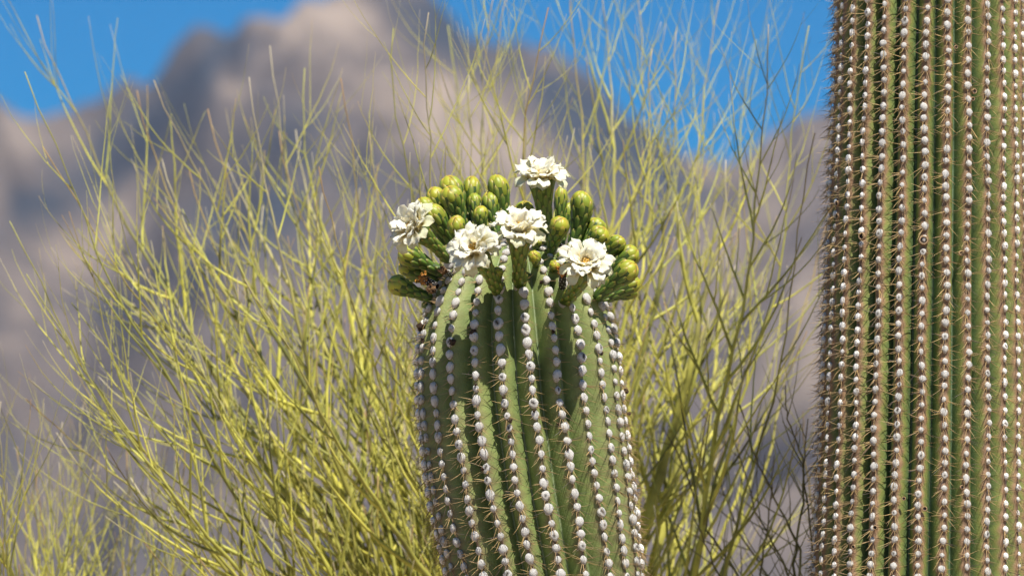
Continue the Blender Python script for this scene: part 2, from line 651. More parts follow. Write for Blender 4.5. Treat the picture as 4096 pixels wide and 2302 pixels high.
# --- the tall saguaro beside it
RY = 0.16
right_px = [(2302, 3684, 428), (1700, 3697, 414), (1150, 3705, 402), (600, 3714, 389), (0, 3722, 376)]
rb = at(3684, 2302, RY)
rt = at(3724, 0, RY)
base_rows = [(-0.03, rb.x - 0.02, 0.150), (0.8, rb.x - 0.02, 0.150), (1.5, rb.x - 0.01, 0.147)]
top_rows = [(rt.z + 0.20, rt.x, 0.122), (rt.z + 0.38, rt.x, 0.116), (rt.z + 0.47, rt.x, 0.100), (rt.z + 0.52, rt.x, 0.075), (rt.z + 0.545, rt.x, 0.04), (rt.z + 0.55, rt.x, 0.002)]
RIGHT = Stem(smooth_rows(rows_from_px(right_px, RY, base_rows, top_rows)), RY, 28, R(-6.4), (at(0, 1000, RY).z, R(1.0), z_fb - 0.12),
             0.027, 2.7, 0.0168, 0.0024, 23)
right_root = thing('tall_saguaro', 'tall saguaro column with tan ribs and no flowers', 'cactus', (RIGHT.cx[0], RY, 0))


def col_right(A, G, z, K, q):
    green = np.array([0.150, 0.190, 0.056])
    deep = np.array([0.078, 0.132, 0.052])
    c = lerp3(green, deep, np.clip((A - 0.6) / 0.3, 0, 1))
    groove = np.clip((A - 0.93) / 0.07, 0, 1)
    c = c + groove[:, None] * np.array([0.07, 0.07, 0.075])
    tan = np.array([0.275, 0.165, 0.090])
    yel = np.array([0.215, 0.215, 0.050])
    dark = np.array([0.130, 0.080, 0.048])
    jit = 0.06 * np.sin(K * 3.1 + q * 40)
    w = 0.36 + 0.18 * G + jit
    ky = np.clip((w + 0.28 - A) / 0.25, 0, 1) * 0.6
    k = np.clip((w + 0.06 - A) / 0.22, 0, 1)
    c = c * (1 - ky[:, None]) + yel * ky[:, None]
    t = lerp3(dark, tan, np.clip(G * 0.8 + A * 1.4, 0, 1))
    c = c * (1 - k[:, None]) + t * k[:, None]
    return c


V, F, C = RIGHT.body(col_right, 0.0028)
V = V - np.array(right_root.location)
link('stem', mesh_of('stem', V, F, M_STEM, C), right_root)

zf_top, zf_bot = at(0, 0, 0).z + 0.02, at(0, 2302, 0).z - 0.02
areoles_and_spines(MAIN, main_root, 0.0061, 0, 0.0205, 10, 5, (zf_bot, zf_top), 300, 0.28, fade_top=True)
areoles_and_spines(RIGHT, right_root, 0.0047, 0, 0.0215, 8, 6, (zf_bot, zf_top), 300, 0.16)

# ------------------------------------------------------------------ buds
def lathe_profile(prof):
    z = np.array([p[0] for p in prof]); r = np.array([p[1] for p in prof])
    s = np.concatenate([[0], np.cumsum(np.hypot(np.diff(z), np.diff(r)))])
    return s / s[-1], z, r


BUD_L = 4.7
BUD_PROF = [(0.0, 0.40), (0.15, 0.52), (0.5, 0.55), (1.0, 0.53), (1.6, 0.56), (2.2, 0.66), (2.8, 0.82), (3.3, 0.94), (3.7, 0.985),
            (4.05, 0.94), (4.32, 0.78), (4.52, 0.56), (4.64, 0.32), (4.70, 0.02)]


def bud_template(seed, bend):
    rnd = random.Random(seed)
    s_, z_, r_ = lathe_profile(BUD_PROF)

    def surf(s, an, off):
        s = min(max(s, 0), 1)
        z = float(np.interp(s, s_, z_)); r = float(np.interp(s, s_, r_))
        s2, s1 = min(1, s + 0.02), max(0, s - 0.02)
        dz = float(np.interp(s2, s_, z_) - np.interp(s1, s_, z_)); dr = float(np.interp(s2, s_, r_) - np.interp(s1, s_, r_))
        l = math.hypot(dz, dr)
        nz, nr = -dr / l, dz / l
        rr, zz = max(0, r + nr * off), z + nz * off
        x = rr * math.cos(an) + bend * (zz / BUD_L) ** 2 * BUD_L
        return (x, rr * math.sin(an), zz)
    # body
    vs, fs, cs = [], [], []
    NSG, NR = 14, 26
    for i in range(NR):
        s = i / (NR - 1)
        for k in range(NSG):
            vs.append(surf(s, 2 * math.pi * k / NSG, -0.02))
            cs.append((0.035, 0.07, 0.010) if s < 0.8 else (0.14, 0.15, 0.02))
    for i in range(NR - 1):
        for k in range(NSG):
            k2 = (k + 1) % NSG
            fs.append([i * NSG + k, i * NSG + k2, (i + 1) * NSG + k2, (i + 1) * NSG + k])
    body = (vs, fs, cs)
    scales = []
    Nsc = 38
    g = 2.39996
    for i in range(Nsc):
        u = i / (Nsc - 1)
        s0 = 0.01 + 0.80 * u ** 0.95
        an0 = i * g
        head = max(0.0, min(1.0, (s0 - 0.50) / 0.28))
        ls = 0.12 + 0.13 * u
        rl = float(np.interp(min(1, s0 + ls * 0.5), s_, r_))
        wid = (0.27 + 0.26 * head) * (0.75 if u < 0.2 else 1) / max(0.45, rl)
        T, VV = 5, 6
        vs, cs, fs = [], [], []
        low = Vector((0.080, 0.150, 0.016)).lerp(Vector((0.11, 0.19, 0.034)), rnd.random() * 0.6)
        hi = Vector((0.46, 0.41, 0.024)).lerp(Vector((0.27, 0.35, 0.028)), rnd.random() * 0.9)
        mid = low.lerp(hi, head * 0.85)
        tip = Vector((0.52, 0.15, 0.04)).lerp(Vector((0.58, 0.24, 0.05)), rnd.random())
        for a in range(VV):
            v = a / (VV - 1)
            for b in range(T):
                t = b / (T - 1) * 2 - 1
                wf = wid * (0.62 + 0.6 * v - 0.25 * v * v) * math.sqrt(max(0.0, 1 - (max(0, v - 0.35) / 0.66) ** 2.4))
                lift = 0.085 * (0.35 + 0.65 * v) * (1 - 0.55 * t * t)
                if abs(t) > 0.99:
                    lift -= 0.06
                if a == VV - 1:
                    lift -= 0.07
                if a == 0:
                    lift = -0.03
                vs.append(surf(s0 + ls * v - 0.012 * t * t * v, an0 + t * wf, lift))
                k = max(0, (v - 0.66) / 0.3) ** 1.3
                c = mid.lerp(tip, min(1, k) * (0.30 + 0.60 * head))
                if abs(t) > 0.9 and v > 0.2:
                    c = c.lerp(Vector((0.52, 0.33, 0.09)), 0.10 + 0.4 * head)
                cs.append(tuple(c))
        for a in range(VV - 1):
            for b in range(T - 1):
                fs.append([a * T + b, a * T + b + 1, (a + 1) * T + b + 1, (a + 1) * T + b])
        scales.append((vs, fs, cs))
    nind = 9
    me_body = mesh_of('flower_bud', *body[:2], M_BUD, body[2])
    acc = Acc()
    for v, f, c in scales[:-nind]:
        acc.add(v, f, c)
    me_rest = acc.mesh('scales', M_BUD)
    me_ind = [mesh_of('scale', v, f, M_BUD, c) for v, f, c in scales[-nind:]]
    return me_body, me_rest, me_ind


BUDS = [bud_template(3, 0.0), bud_template(8, 0.05), bud_template(15, 0.10), bud_template(29, 0.16)]


def cp(x, y):
    """pixel in the enlarged crop of the crown -> photo pixel"""
    return 1450 + x * 0.4658, 580 + y * 0.4658


def front_y(px, py, k=0.97):
    """depth of the flowering stem's front surface at a pixel"""
    p = at(px, py, 0)
    i = np.interp(p.z, MAIN.z, MAIN.r) if p.z < MAIN.z[-1] else 0.0
    cx = float(np.interp(p.z, MAIN.z, MAIN.cx))
    d = abs(p.x - cx)
    r = float(i)
    return -math.sqrt(max(0, r * r - d * d)) * k


rb_ = random.Random(77)


def put_bud(head, rad, base, yh, yb, var=None):
    """head centre and radius, base (crop pixels); yh, yb depths in metres (None: on the front surface)"""
    bx, by = cp(*base)
    hx, hy = cp(*head)
    if yb is None:
        yb = front_y(bx, by)
        if yh is None:
            yh = yb - 0.015
        else:
            yh = yb + yh
    Pb = at(bx, by, yb)
    Ph = at(hx, hy, yh)
    r = rad * 0.4658 * PXM * 1.05
    d = (Ph - Pb)
    L = d.length + 0.95 * r
    k = rb_.randrange(4) if var is None else var
    me_b, me_r, me_i = BUDS[k]
    M3 = frame_to(d, rb_.uniform(0, 6.28)) @ Matrix.Diagonal((r, r, L / BUD_L))
    o = link('flower_bud', me_b, main_root, Matrix.Translation(Pb - main_root.location) @ M3.to_4x4())
    q = link('scales', me_r, o)
    q['kind'] = 'stuff'
    for m in me_i:
        link('scale', m, o)
    return o


def wool_base(P, nrm, s=0.0085):
    B = frame_to(nrm)
    M3 = B @ Matrix.Diagonal((s, s, s * 0.6))
    link('areole', PAD_ME[rb_.randrange(8)], main_root, Matrix.Translation(P - main_root.location) @ M3.to_4x4())


# (head x, y), radius, (base x, y), head depth, base depth
bud_list = [
    ((775, 352), 98, (880, 780), 0.050, 0.055),
    ((932, 340), 78, (935, 800), 0.070, 0.060),
    ((765, 445), 96, (900, 800), -0.005, 0.010),
    ((618, 445), 82, (760, 780), 0.020, 0.030),
    ((530, 525), 80, (720, 850), 0.005, 0.020),
    ((618, 590), 84, (830, 930), -0.050, -0.030),
    ((790, 718), 76, (880, 930), -0.075, -0.045),
    ((975, 472), 60, (985, 800), 0.040, 0.030),
    ((1078, 472), 76, (1170, 820), 0.000, 0.000),
    ((998, 592), 64, (1040, 860), -0.030, -0.020),
    ((1196, 345), 90, (1215, 800), 0.010, 0.010),
    ((1388, 560), 82, (1380, 860), 0.000, 0.000),
    ((1706, 410), 56, (1680, 860), 0.030, 0.030),
    ((1775, 555), 55, (1700, 880), 0.040, 0.030),
    ((1926, 515), 98, (1790, 920), -0.005, 0.000),
    ((1690, 695), 82, (1600, 960), -0.085, -0.055),
    ((2000, 725), 92, (1850, 960), 0.010, 0.000),
    ((2028, 785), 92, (1860, 980), -0.040, -0.030),
    ((2160, 840), 80, (1960, 1060), 0.000, 0.000),
    ((2288, 945), 88, (2010, 1130), 0.000, 0.000),
    ((2275, 1080), 94, (2000, 1320), -0.075, -0.055),
    ((2318, 1190), 72, (2040, 1340), -0.010, -0.015),
    ((2270, 1225), 70, (2030, 1350), 0.015, 0.005),
    ((2130, 1240), 60, (2000, 1330), 0.030, 0.015),
    ((1500, 975), 52, (1492, 1045), -0.030, None),
    ((1495, 835), 44, (1480, 960), -0.070, -0.060),
    ((398, 945), 92, (700, 1100), -0.035, -0.025, 0),
    ((392, 1045), 82, (660, 1160), -0.010, -0.005, 0),
    ((440, 1100), 75, (640, 1180), 0.030, 0.010),
    ((302, 1200), 84, (590, 1320), -0.055, -0.040, 0),
    ((1152, 1085), 54, (1180, 1180), -0.020, None),
    ((530, 1370), 32, (580, 1400), -0.005, -0.010),
    ((1705, 950), 58, (1650, 1080), -0.090, -0.085),
    ((1640, 1010), 45, (1625, 1080), -0.020, None),
]
for b in bud_list:
    put_bud(*b)

# ------------------------------------------------------------------ flowers
def petal_mesh(seed, length, width, a0, a1, ruffle, green, name='petal'):
    """thin wavy petal; y radial outward, z along the flower axis, x across"""
    rnd = random.Random(seed)
    T, VV = 7, 8
    off = Vector((rnd.random() * 99, rnd.random() * 99, 0))
    cen = [Vector((0, 0, 0))]
    angs = []
    for a in range(VV):
        v = a / (VV - 1)
        angs.append(R(a0 + (a1 - a0) * v ** 1.3 + 12 * mnoise.noise(Vector((v * 2, seed, 0)))))
    for a in range(1, VV):
        am = (angs[a] + angs[a - 1]) / 2
        cen.append(cen[-1] + Vector((0, math.sin(am), math.cos(am))) * length / (VV - 1))
    side = []
    th = length * 0.016
    for sgn in (1, -1):
        vs = []
        for a in range(VV):
            v = a / (VV - 1)
            w = width * (0.42 + 0.95 * v - 0.25 * v * v) * math.sqrt(max(0.03, 1 - max(0, (v - 0.55) / 0.46) ** 3.0)) * 0.5
            nrm = Vector((0, -math.cos(angs[a]), math.sin(angs[a])))
            for b in range(T):
                t = b / (T - 1) * 2 - 1
                wv = ruffle * length * 0.16 * v * mnoise.noise(Vector((t * 2.1, v * 2.6, 0)) + off)
                cup = (0.22 * (1 - 1.2 * v)) * width * t * t
                notch = 1 + 0.10 * mnoise.noise(Vector((t * 4, 7, 0)) + off) * (v > 0.9)
                tip_sink = -0.10 * length * abs(t) ** 2 * v
                dirv = Vector((0, math.sin(angs[a]), math.cos(angs[a])))
                p = cen[a] * notch + Vector((t * w, 0, 0)) + nrm * (wv + cup + sgn * th * (1 - 0.6 * v)) + dirv * tip_sink
                vs.append(tuple(p))
        side.append(vs)
    vs = side[0] + side[1]
    n = T * VV
    fs = []
    for a in range(VV - 1):
        for b in range(T - 1):
            i = a * T + b
            fs.append([i, i + 1, i + T + 1, i + T])
            fs.append([n + i, n + i + T, n + i + T + 1, n + i + 1])
    ring = [b for b in range(T)] + [a * T + T - 1 for a in range(1, VV)] + [(VV - 1) * T + b for b in range(T - 2, -1, -1)] + [a * T for a in range(VV - 2, 0, -1)]
    for q in range(len(ring)):
        i, j = ring[q], ring[(q + 1) % len(ring)]
        k0, k1 = 2 * n + 2 * q, 2 * n + 2 * ((q + 1) % len(ring))
        fs.append([k0, k0 + 1, k1 + 1, k1])      # the rim has its own vertices so the faces keep clean normals
    for i in ring:
        vs += [vs[i], vs[n + i]]
    cs = []
    for sgn in (0, 1):
        for a in range(VV):
            v = a / (VV - 1)
            for b in range(T):
                w = Vector((0.92, 0.875, 0.67))
                c = Vector((0.86, 0.72, 0.36)).lerp(w, min(1, v * 2.2))
                if green:
                    g = Vector((0.44, 0.46, 0.09))
                    k = green * (0.35 + 0.65 * v if sgn == 1 else 0.25 + 0.6 * v)
                    c = c.lerp(g, min(1, k))
                    if v > 0.85:
                        c = c.lerp(Vector((0.55, 0.30, 0.15)), 0.35 * green)
                cs.append(tuple(c))
    for i in ring:
        cs += [cs[i], cs[n + i]]
    return mesh_of(name, vs, fs, M_PETAL, cs)


P_OUT = [petal_mesh(100 + i, 0.0210, 0.0150, 64, 155, 1.0, 0.62) for i in range(5)]
P_MID = [petal_mesh(200 + i, 0.0200, 0.0155, 42, 112, 1.6, 0.16) for i in range(7)]
P_UP = [petal_mesh(300 + i, 0.0200, 0.0150, 20, 80, 1.6, 0.0) for i in range(7)]
P_IN = [petal_mesh(400 + i, 0.0165, 0.0140, 0, 52, 1.6, 0.0) for i in range(6)]


def bez(p0, p1, p2, t):
    return p0 * (1 - t) ** 2 + p1 * 2 * t * (1 - t) + p2 * t * t


def put_flower(base, yb, rim, yr, facing, rim_r, base_r, seed, gold=1.0, size=1.0):
    rnd = random.Random(seed)
    bx, by = cp(*base)
    rx, ry = cp(*rim)
    if yb is None:
        yb = front_y(bx, by)
    Pb, Pr = at(bx, by, yb), at(rx, ry, yr)
    nf = Vector(facing).normalized()
    L = (Pr - Pb).length
    ctrl = Pr - nf * L * 0.5
    NR, NSG = 22, 18
    base_r *= 0.4658 * PXM
    rim_r *= 0.4658 * PXM
    pts = [bez(Pb, ctrl, Pr, i / (NR - 1)) for i in range(NR)]
    frames = []
    x = Vector((1, 0.1, 0))
    for i in range(NR):
        t = (pts[min(NR - 1, i + 1)] - pts[max(0, i - 1)]).normalized()
        x = (x - t * x.dot(t)).normalized()
        frames.append((x.copy(), t.cross(x), t))
    prof = [(0, 0.92), (0.06, 1.06), (0.16, 1.08), (0.3, 0.98), (0.45, 1.0)]

    def rad(s):
        if s < 0.45:
            return base_r * float(np.interp(s, [p[0] for p in prof], [p[1] for p in prof]))
        k = (s - 0.45) / 0.55
        return base_r + (rim_r - base_r) * k ** 1.35

    def surf(s, an, off):
        s = min(max(s, 0), 1)
        f = s * (NR - 1)
        i = min(NR - 2, int(f))
        w = f - i
        P = pts[i].lerp(pts[i + 1], w)
        X, Y_, _ = frames[i if w < 0.5 else i + 1]
        return P + (X * math.cos(an) + Y_ * math.sin(an)) * (rad(s) + off)
    org = Pb
    vs, fs, cs = [], [], []
    for i in range(NR):
        s = i / (NR - 1)
        for k in range(NSG):
            vs.append(tuple(surf(s, 2 * math.pi * k / NSG, -0.0003) - org))
            cs.append((0.060, 0.095, 0.012))
    # throat: a cup that closes the tube a little below the rim
    for rr, dz in ((0.93, -0.001), (0.75, -0.006), (0.4, -0.010), (0.02, -0.011)):
        for k in range(NSG):
            X, Y_, t = frames[-1]
            an = 2 * math.pi * k / NSG
            vs.append(tuple(pts[-1] + (X * math.cos(an) + Y_ * math.sin(an)) * rim_r * rr + t * dz - org))
            cs.append((0.62, 0.50, 0.22))
    for i in range(NR + 3):
        for k in range(NSG):
            k2 = (k + 1) % NSG
            fs.append([i * NSG + k, i * NSG + k2, (i + 1) * NSG + k2, (i + 1) * NSG + k])
    fo = link('flower', mesh_of('flower', vs, fs, M_BUD, cs), main_root, Matrix.Translation(Pb - main_root.location))
    # scales on the tube
    acc = Acc()
    Nsc = 46
    g = 2.39996
    for i in range(Nsc):
        u = i / (Nsc - 1)
        s0 = 0.02 + 0.80 * u
        an0 = i * g + seed
        ls = 0.10 + 0.14 * u
        wid = (0.0030 + 0.0016 * u) / rad(min(1, s0 + ls * 0.5))
        T, VV = 5, 6
        v_, c_, f_ = [], [], []
        low = Vector((0.105, 0.165, 0.018)).lerp(Vector((0.14, 0.195, 0.030)), rnd.random())
        tip = Vector((0.36, 0.20, 0.05))
        for a in range(VV):
            v = a / (VV - 1)
            for b in range(T):
                t = b / (T - 1) * 2 - 1
                wf = wid * (0.7 + 0.6 * v - 0.3 * v * v) * math.sqrt(max(0.0, 1 - (max(0, v - 0.3) / 0.71) ** 2.2))
                lift = 0.0011 * (0.4 + 0.6 * v) * (1 - 0.5 * t * t)
                if abs(t) > 0.99:
                    lift -= 0.0011
                if a == VV - 1:
                    lift -= 0.0010
                if a == 0:
                    lift = -0.0004
                v_.append(tuple(surf(s0 + ls * v, an0 + t * wf, lift) - org))
                c_.append(tuple(low.lerp(tip, max(0, (v - 0.75) / 0.25) * 0.75)))
        for a in range(VV - 1):
            for b in range(T - 1):
                f_.append([a * T + b, a * T + b + 1, (a + 1) * T + b + 1, (a + 1) * T + b])
        acc.add(v_, f_, c_)
    q = link('scales', acc.mesh('scales', M_BUD), fo)
    q['kind'] = 'stuff'
    # petals
    A = frame_to(nf)
    Prl = Pr - org

    def ring(n, pool, r_at, z_at, sc, jit=0.25):
        ph0 = rnd.random() * 6.28
        for i in range(n):
            an = ph0 + 2 * math.pi * (i + rnd.uniform(-jit, jit)) / n
            B = A @ Matrix.Rotation(an, 3, 'Z')
            tilt = Matrix.Rotation(R(rnd.uniform(-18, 18)), 3, 'X') @ Matrix.Rotation(R(rnd.uniform(-20, 20)), 3, 'Y')
            s = sc * size * rnd.uniform(0.85, 1.14)
            M3 = B @ tilt @ Matrix.Diagonal((s * rnd.uniform(0.85, 1.15), s, s))
            off = B @ Vector((0, r_at * rim_r, z_at))
            link('petal', rnd.choice(pool), fo, Matrix.Translation(Prl + off) @ M3.to_4x4())
    ring(9, P_OUT, 0.92, -0.002, 0.95)
    ring(10, P_MID, 0.84, 0.000, 1.0)
    ring(9, P_UP, 0.66, 0.001, 1.0)
    ring(8, P_IN, 0.44, 0.000, 1.0)
    # stamens
    acc = Acc()
    ov, of = ico(1)
    ov = np.array(ov)
    for i in range(170):
        an = rnd.random() * 6.28
        rr = rim_r * 0.34 * math.sqrt(rnd.random())
        z = 0.001 + 0.005 * rnd.random()
        c = A @ Vector((rr * math.cos(an), rr * math.sin(an), z)) + Prl
        acc.add(ov * np.array([0.0007, 0.0007, 0.0009]) + np.array(c), of, (0.62 * gold, 0.36 * gold, 0.05) if rnd.random() < 0.8 else (0.7, 0.55, 0.25))
        e = A @ Vector((rr * 0.7 * math.cos(an), rr * 0.7 * math.sin(an), -0.009)) + Prl
        tv, tf = tube([e, c], [0.0003, 0.0002], 3, cap=False)
        acc.add(tv, tf, (0.66, 0.60, 0.34))
    q = link('stamens', acc.mesh('stamens', M_ANTHER), fo)
    q['kind'] = 'stuff'
    wool_base(Pb - Vector((0, 0, 0.004)) , Vector((0, -1, 0.2)))
    return fo


put_flower((745, 985), -0.060, (430, 700), -0.110, (-0.62, -0.62, 0.42), 122, 52, 1, 0.8, 1.16)
put_flower((1600, 860), -0.030, (1535, 262), -0.060, (-0.06, -0.50, 0.82), 130, 62, 2, 0.8, 1.14)
put_flower((1352, 1195), None, (1345, 715), -0.180, (0.0, -0.62, 0.78), 128, 60, 3, 1.2, 1.20)
put_flower((1172, 1262), None, (960, 890), -0.185, (-0.38, -0.74, 0.50), 115, 56, 4, 1.0, 1.20)
put_flower((1735, 1330), None, (1915, 1015), -0.190, (0.14, -0.80, 0.58), 120, 58, 5, 1.0, 1.20)

# ------------------------------------------------------------------ withered flowers and scars
def put_withered(base, yb, head, yh, size, seed, orange):
    rnd = random.Random(seed)
    bx, by = cp(*base)
    if yb is None:
        yb = front_y(bx, by)
    Pb = at(bx, by, yb)
    Ph = at(*cp(*head), yh if yh is not None else yb - 0.012)
    d = Ph - Pb
    r = size * 0.4658 * PXM
    vs, fs = tube([Vector((0, 0, 0)), d * 0.3, d * 0.7, d], [r * 0.45, r * 0.55, r * 0.5, r * 0.62], 10)
    o = link('withered_flower', mesh_of('withered_flower', vs, fs, M_DRY, [(0.02, 0.016, 0.014)] * len(vs)), main_root, Matrix.Translation(Pb - main_root.location))
    acc = Acc()
    ov, of = ico(1)
    ov = np.array(ov)
    A = frame_to(d)
    for i in range(34):                      # pale scale tips dotted over the black tube
        u = 0.08 + 0.8 * i / 34
        an = i * 2.4
        p = d * u + A @ Vector((math.cos(an), math.sin(an), 0)) * r * 0.56
        acc.add(ov * r * 0.07 + np.array(p), of, (0.62, 0.60, 0.55))
    q = link('scale_tips', acc.mesh('scale_tips', M_DRY), o)
    q['kind'] = 'stuff'
    v, f = ico(3)
    off = Vector((seed * 3.1, 1, 2))
    vs, cs = [], []
    for p in v:
        p = Vector(p)
        k = 0.8 + 0.45 * mnoise.noise(p * 1.9 + off) + 0.25 * mnoise.noise(p * 4.3 + off)
        q_ = A @ Vector((p.x * k, p.y * k, p.z * k * 1.15)) * r * 0.85 + d
        vs.append(tuple(q_))
        n = 0.5 + 0.9 * mnoise.noise(p * 3 + off)
        a, b = (Vector((0.10, 0.04, 0.015)), Vector((0.50, 0.22, 0.04))) if orange else (Vector((0.03, 0.018, 0.01)), Vector((0.22, 0.12, 0.05)))
        cs.append(tuple(a.lerp(b, max(0, min(1, n)))))
    link('shrivelled_head', mesh_of('shrivelled_head', vs, f, M_DRY, cs), o)
    for i in range(7):
        an = i * 0.9 + rnd.random()
        m = P_DRY_O if orange else P_DRY
        B = A @ Matrix.Rotation(an, 3, 'Z') @ Matrix.Rotation(R(rnd.uniform(-30, 30)), 3, 'X')
        s = r / 0.016 * rnd.uniform(0.7, 1.1)
        link('shrivelled_petal', m[i % len(m)], o, Matrix.Translation(d + B @ Vector((0, r * 0.55, r * 0.1))) @ (B * s).to_4x4())


def dry_petal(seed, c0, c1):
    me = petal_mesh(seed, 0.016, 0.011, 20, 70, 4.0, 0.0, 'shrivelled_petal')
    me.materials[0] = M_DRY
    a = me.color_attributes['Col']
    rnd = random.Random(seed)
    for i, dd in enumerate(a.data):
        k = rnd.random()
        dd.color = tuple(c0[j] * (1 - k) + c1[j] * k for j in range(3)) + (1,)
    return me


P_DRY_O = [dry_petal(500 + i, (0.22, 0.07, 0.015), (0.62, 0.30, 0.05)) for i in range(3)]
P_DRY = [dry_petal(520 + i, (0.03, 0.018, 0.010), (0.26, 0.14, 0.06)) for i in range(3)]
put_withered((1715, 1225), None, (1722, 1085), -0.155, 62, 1, True)
put_withered((640, 1215), -0.060, (535, 1160), -0.050, 62, 2, True)
put_withered((770, 1120), None, (690, 1078), -0.105, 44, 3, False)
put_withered((620, 1260), -0.085, (595, 1240), -0.090, 46, 4, False)
put_withered((1690, 855), -0.060, (1770, 905), -0.065, 34, 5, False)


def crop2(x, y):
    return 1500 + x * 0.4658, 1100 + y * 0.4658


def scar_lump(seed):
    v, f = ico(2)
    off = Vector((seed * 7.7, 3, 1))
    vs, cs = [], []
    for p in v:
        p = Vector(p)
        k = 0.75 + 0.7 * mnoise.noise(p * 2.6 + off) + 0.4 * mnoise.noise(p * 6 + off)
        vs.append(tuple(p * k))
        n = max(0, min(1, 0.35 + mnoise.noise(p * 4 + off)))
        cs.append(tuple(Vector((0.018, 0.012, 0.009)).lerp(Vector((0.12, 0.065, 0.03)), n)))
    return mesh_of('flower_scar', vs, f, M_DRY, cs, smooth=False)


SCARS = [scar_lump(i) for i in range(4)]
rs_ = random.Random(9)
for (x, y, s) in [(890, 70, 20), (1060, 208, 24), (1272, 250, 18), (1428, 60, 18), (845, 490, 30), (665, 575, 30), (1055, 425, 18),
                  (1530, 485, 18), (390, 440, 40), (412, 560, 26), (1940, 670, 20), (1328, 770, 12), (1580, 878, 15), (2155, 990, 24),
                  (1100, 1050, 15), (1105, 1145, 16), (1165, 1250, 20), (1368, 1165, 14), (2180, 1190, 18), (495, 235, 16), (615, 80, 18),
                  (865, 940, 12), (505, 1060, 13), (1150, 1385, 15), (1580, 1280, 16), (1850, 80, 18), (1655, 1490, 14), (920, 1660, 18), (370, 620, 14)]:
    px, py = crop2(x, y)
    P = at(px, py, front_y(px, py, 1.0) - 0.006)
    r = s * 0.4658 * PXM * 1.15
    M3 = Matrix.Rotation(rs_.random() * 6, 3, 'Z') @ Matrix.Rotation(rs_.random() * 6, 3, 'X') * r
    link('flower_scar', SCARS[rs_.randrange(4)], main_root, Matrix.Translation(P - main_root.location) @ M3.to_4x4())


def hole_scar(px, py, rpx):
    """corky ring with a dark pit on the tall saguaro"""
    p = at(px, py, RY)
    r_ = float(np.interp(p.z, RIGHT.z, RIGHT.r))
    cx = float(np.interp(p.z, RIGHT.z, RIGHT.cx))
    sn = max(-0.97, min(0.97, (p.x - cx) / r_))
    n = Vector((sn, -math.sqrt(1 - sn * sn), 0))
    P = Vector((cx, RY, p.z)) + n * (r_ + 0.001)
    P = at(px, py, P.y - 0.004)
    r = rpx * PXM
    vs, fs, cs = [], [], []
    K = 14
    for rr, dz, c in ((1.25, -0.5, (0.30, 0.17, 0.09)), (1.08, 0.22, (0.52, 0.34, 0.18)), (0.86, 0.22, (0.50, 0.34, 0.20)), (0.72, -0.1, (0.05, 0.03, 0.02)), (0.35, -0.25, (0.03, 0.025, 0.02)), (0.02, -0.15, (0.08, 0.06, 0.05))):
        for k in range(K):
            a = 2 * math.pi * k / K
            w = 1 + 0.10 * mnoise.noise(Vector((math.cos(a) * 2, math.sin(a) * 2, px)))
            vs.append((rr * w * math.cos(a), rr * w * math.sin(a) * 0.95, dz))
            cs.append(c)
    for i in range(5):
        for k in range(K):
            k2 = (k + 1) % K
            fs.append([i * K + k, i * K + k2, (i + 1) * K + k2, (i + 1) * K + k])
    M3 = frame_to(n) * r
    link('corky_scar', mesh_of('corky_scar', vs, fs, M_DRY, cs), right_root, Matrix.Translation(P - right_root.location) @ M3.to_4x4())


for a in [(3694, 960, 17), (3446, 944, 14), (3348, 864, 11), (3347, 813, 11), (3615, 1992, 7), (3699, 2033, 9), (3500, 2108, 9), (3413, 2185, 8),
          (3849, 1947, 8), (3898, 365, 10), (3892, 395, 8), (3846, 1012, 10), (3825, 188, 7)]:
    hole_scar(*a)

# ------------------------------------------------------------------ palo verde
YG = [Vector((0.54, 0.50, 0.085)), Vector((0.42, 0.42, 0.09)), Vector((0.50, 0.45, 0.075)), Vector((0.24, 0.245, 0.05)), Vector((0.20, 0.19, 0.045)), Vector((0.55, 0.51, 0.08)), Vector((0.55, 0.52, 0.09))]
TIPC = [Vector((0.36, 0.28, 0.18)), Vector((0.42, 0.36, 0.28)), Vector((0.32, 0.19, 0.10)), Vector((0.34, 0.33, 0.10))]


def twig_path(P, d, length, rnd, nseg, rise, wob=0.10, ylim=None):
    pts = [P.copy()]
    d = d.normalized()
    sg = rnd.choice((-1, 1))
    for i in range(nseg):
        d = (d + Vector((0, 0, 1)) * rise / nseg + Vector((rnd.uniform(-1, 1), rnd.uniform(-1, 1) * 0.7, rnd.uniform(-0.6, 0.6))) * wob
             + Vector((sg * 0.05, 0, 0))).normalized()
        sg = -sg
        pts.append(pts[-1] + d * (length / nseg))
    return pts


def twig_colours(pts, rad, rnd, sides, tipped, base=None):
    g = base or rnd.choice(YG)
    g = g.lerp(rnd.choice(YG), 0.5)
    tp = rnd.choice(TIPC)
    out = []
    n = len(pts)
    for i in range(n):
        v = i / (n - 1)
        c = g * rnd.uniform(0.85, 1.12)
        if rnd.random() < 0.13:
            c = c * 0.5
        if tipped:
            c = c.lerp(tp, max(0, (v - 0.62) / 0.38) ** 1.3 * 0.9)
        out += [tuple(c)] * sides
    out.append(tuple(c))
    return out


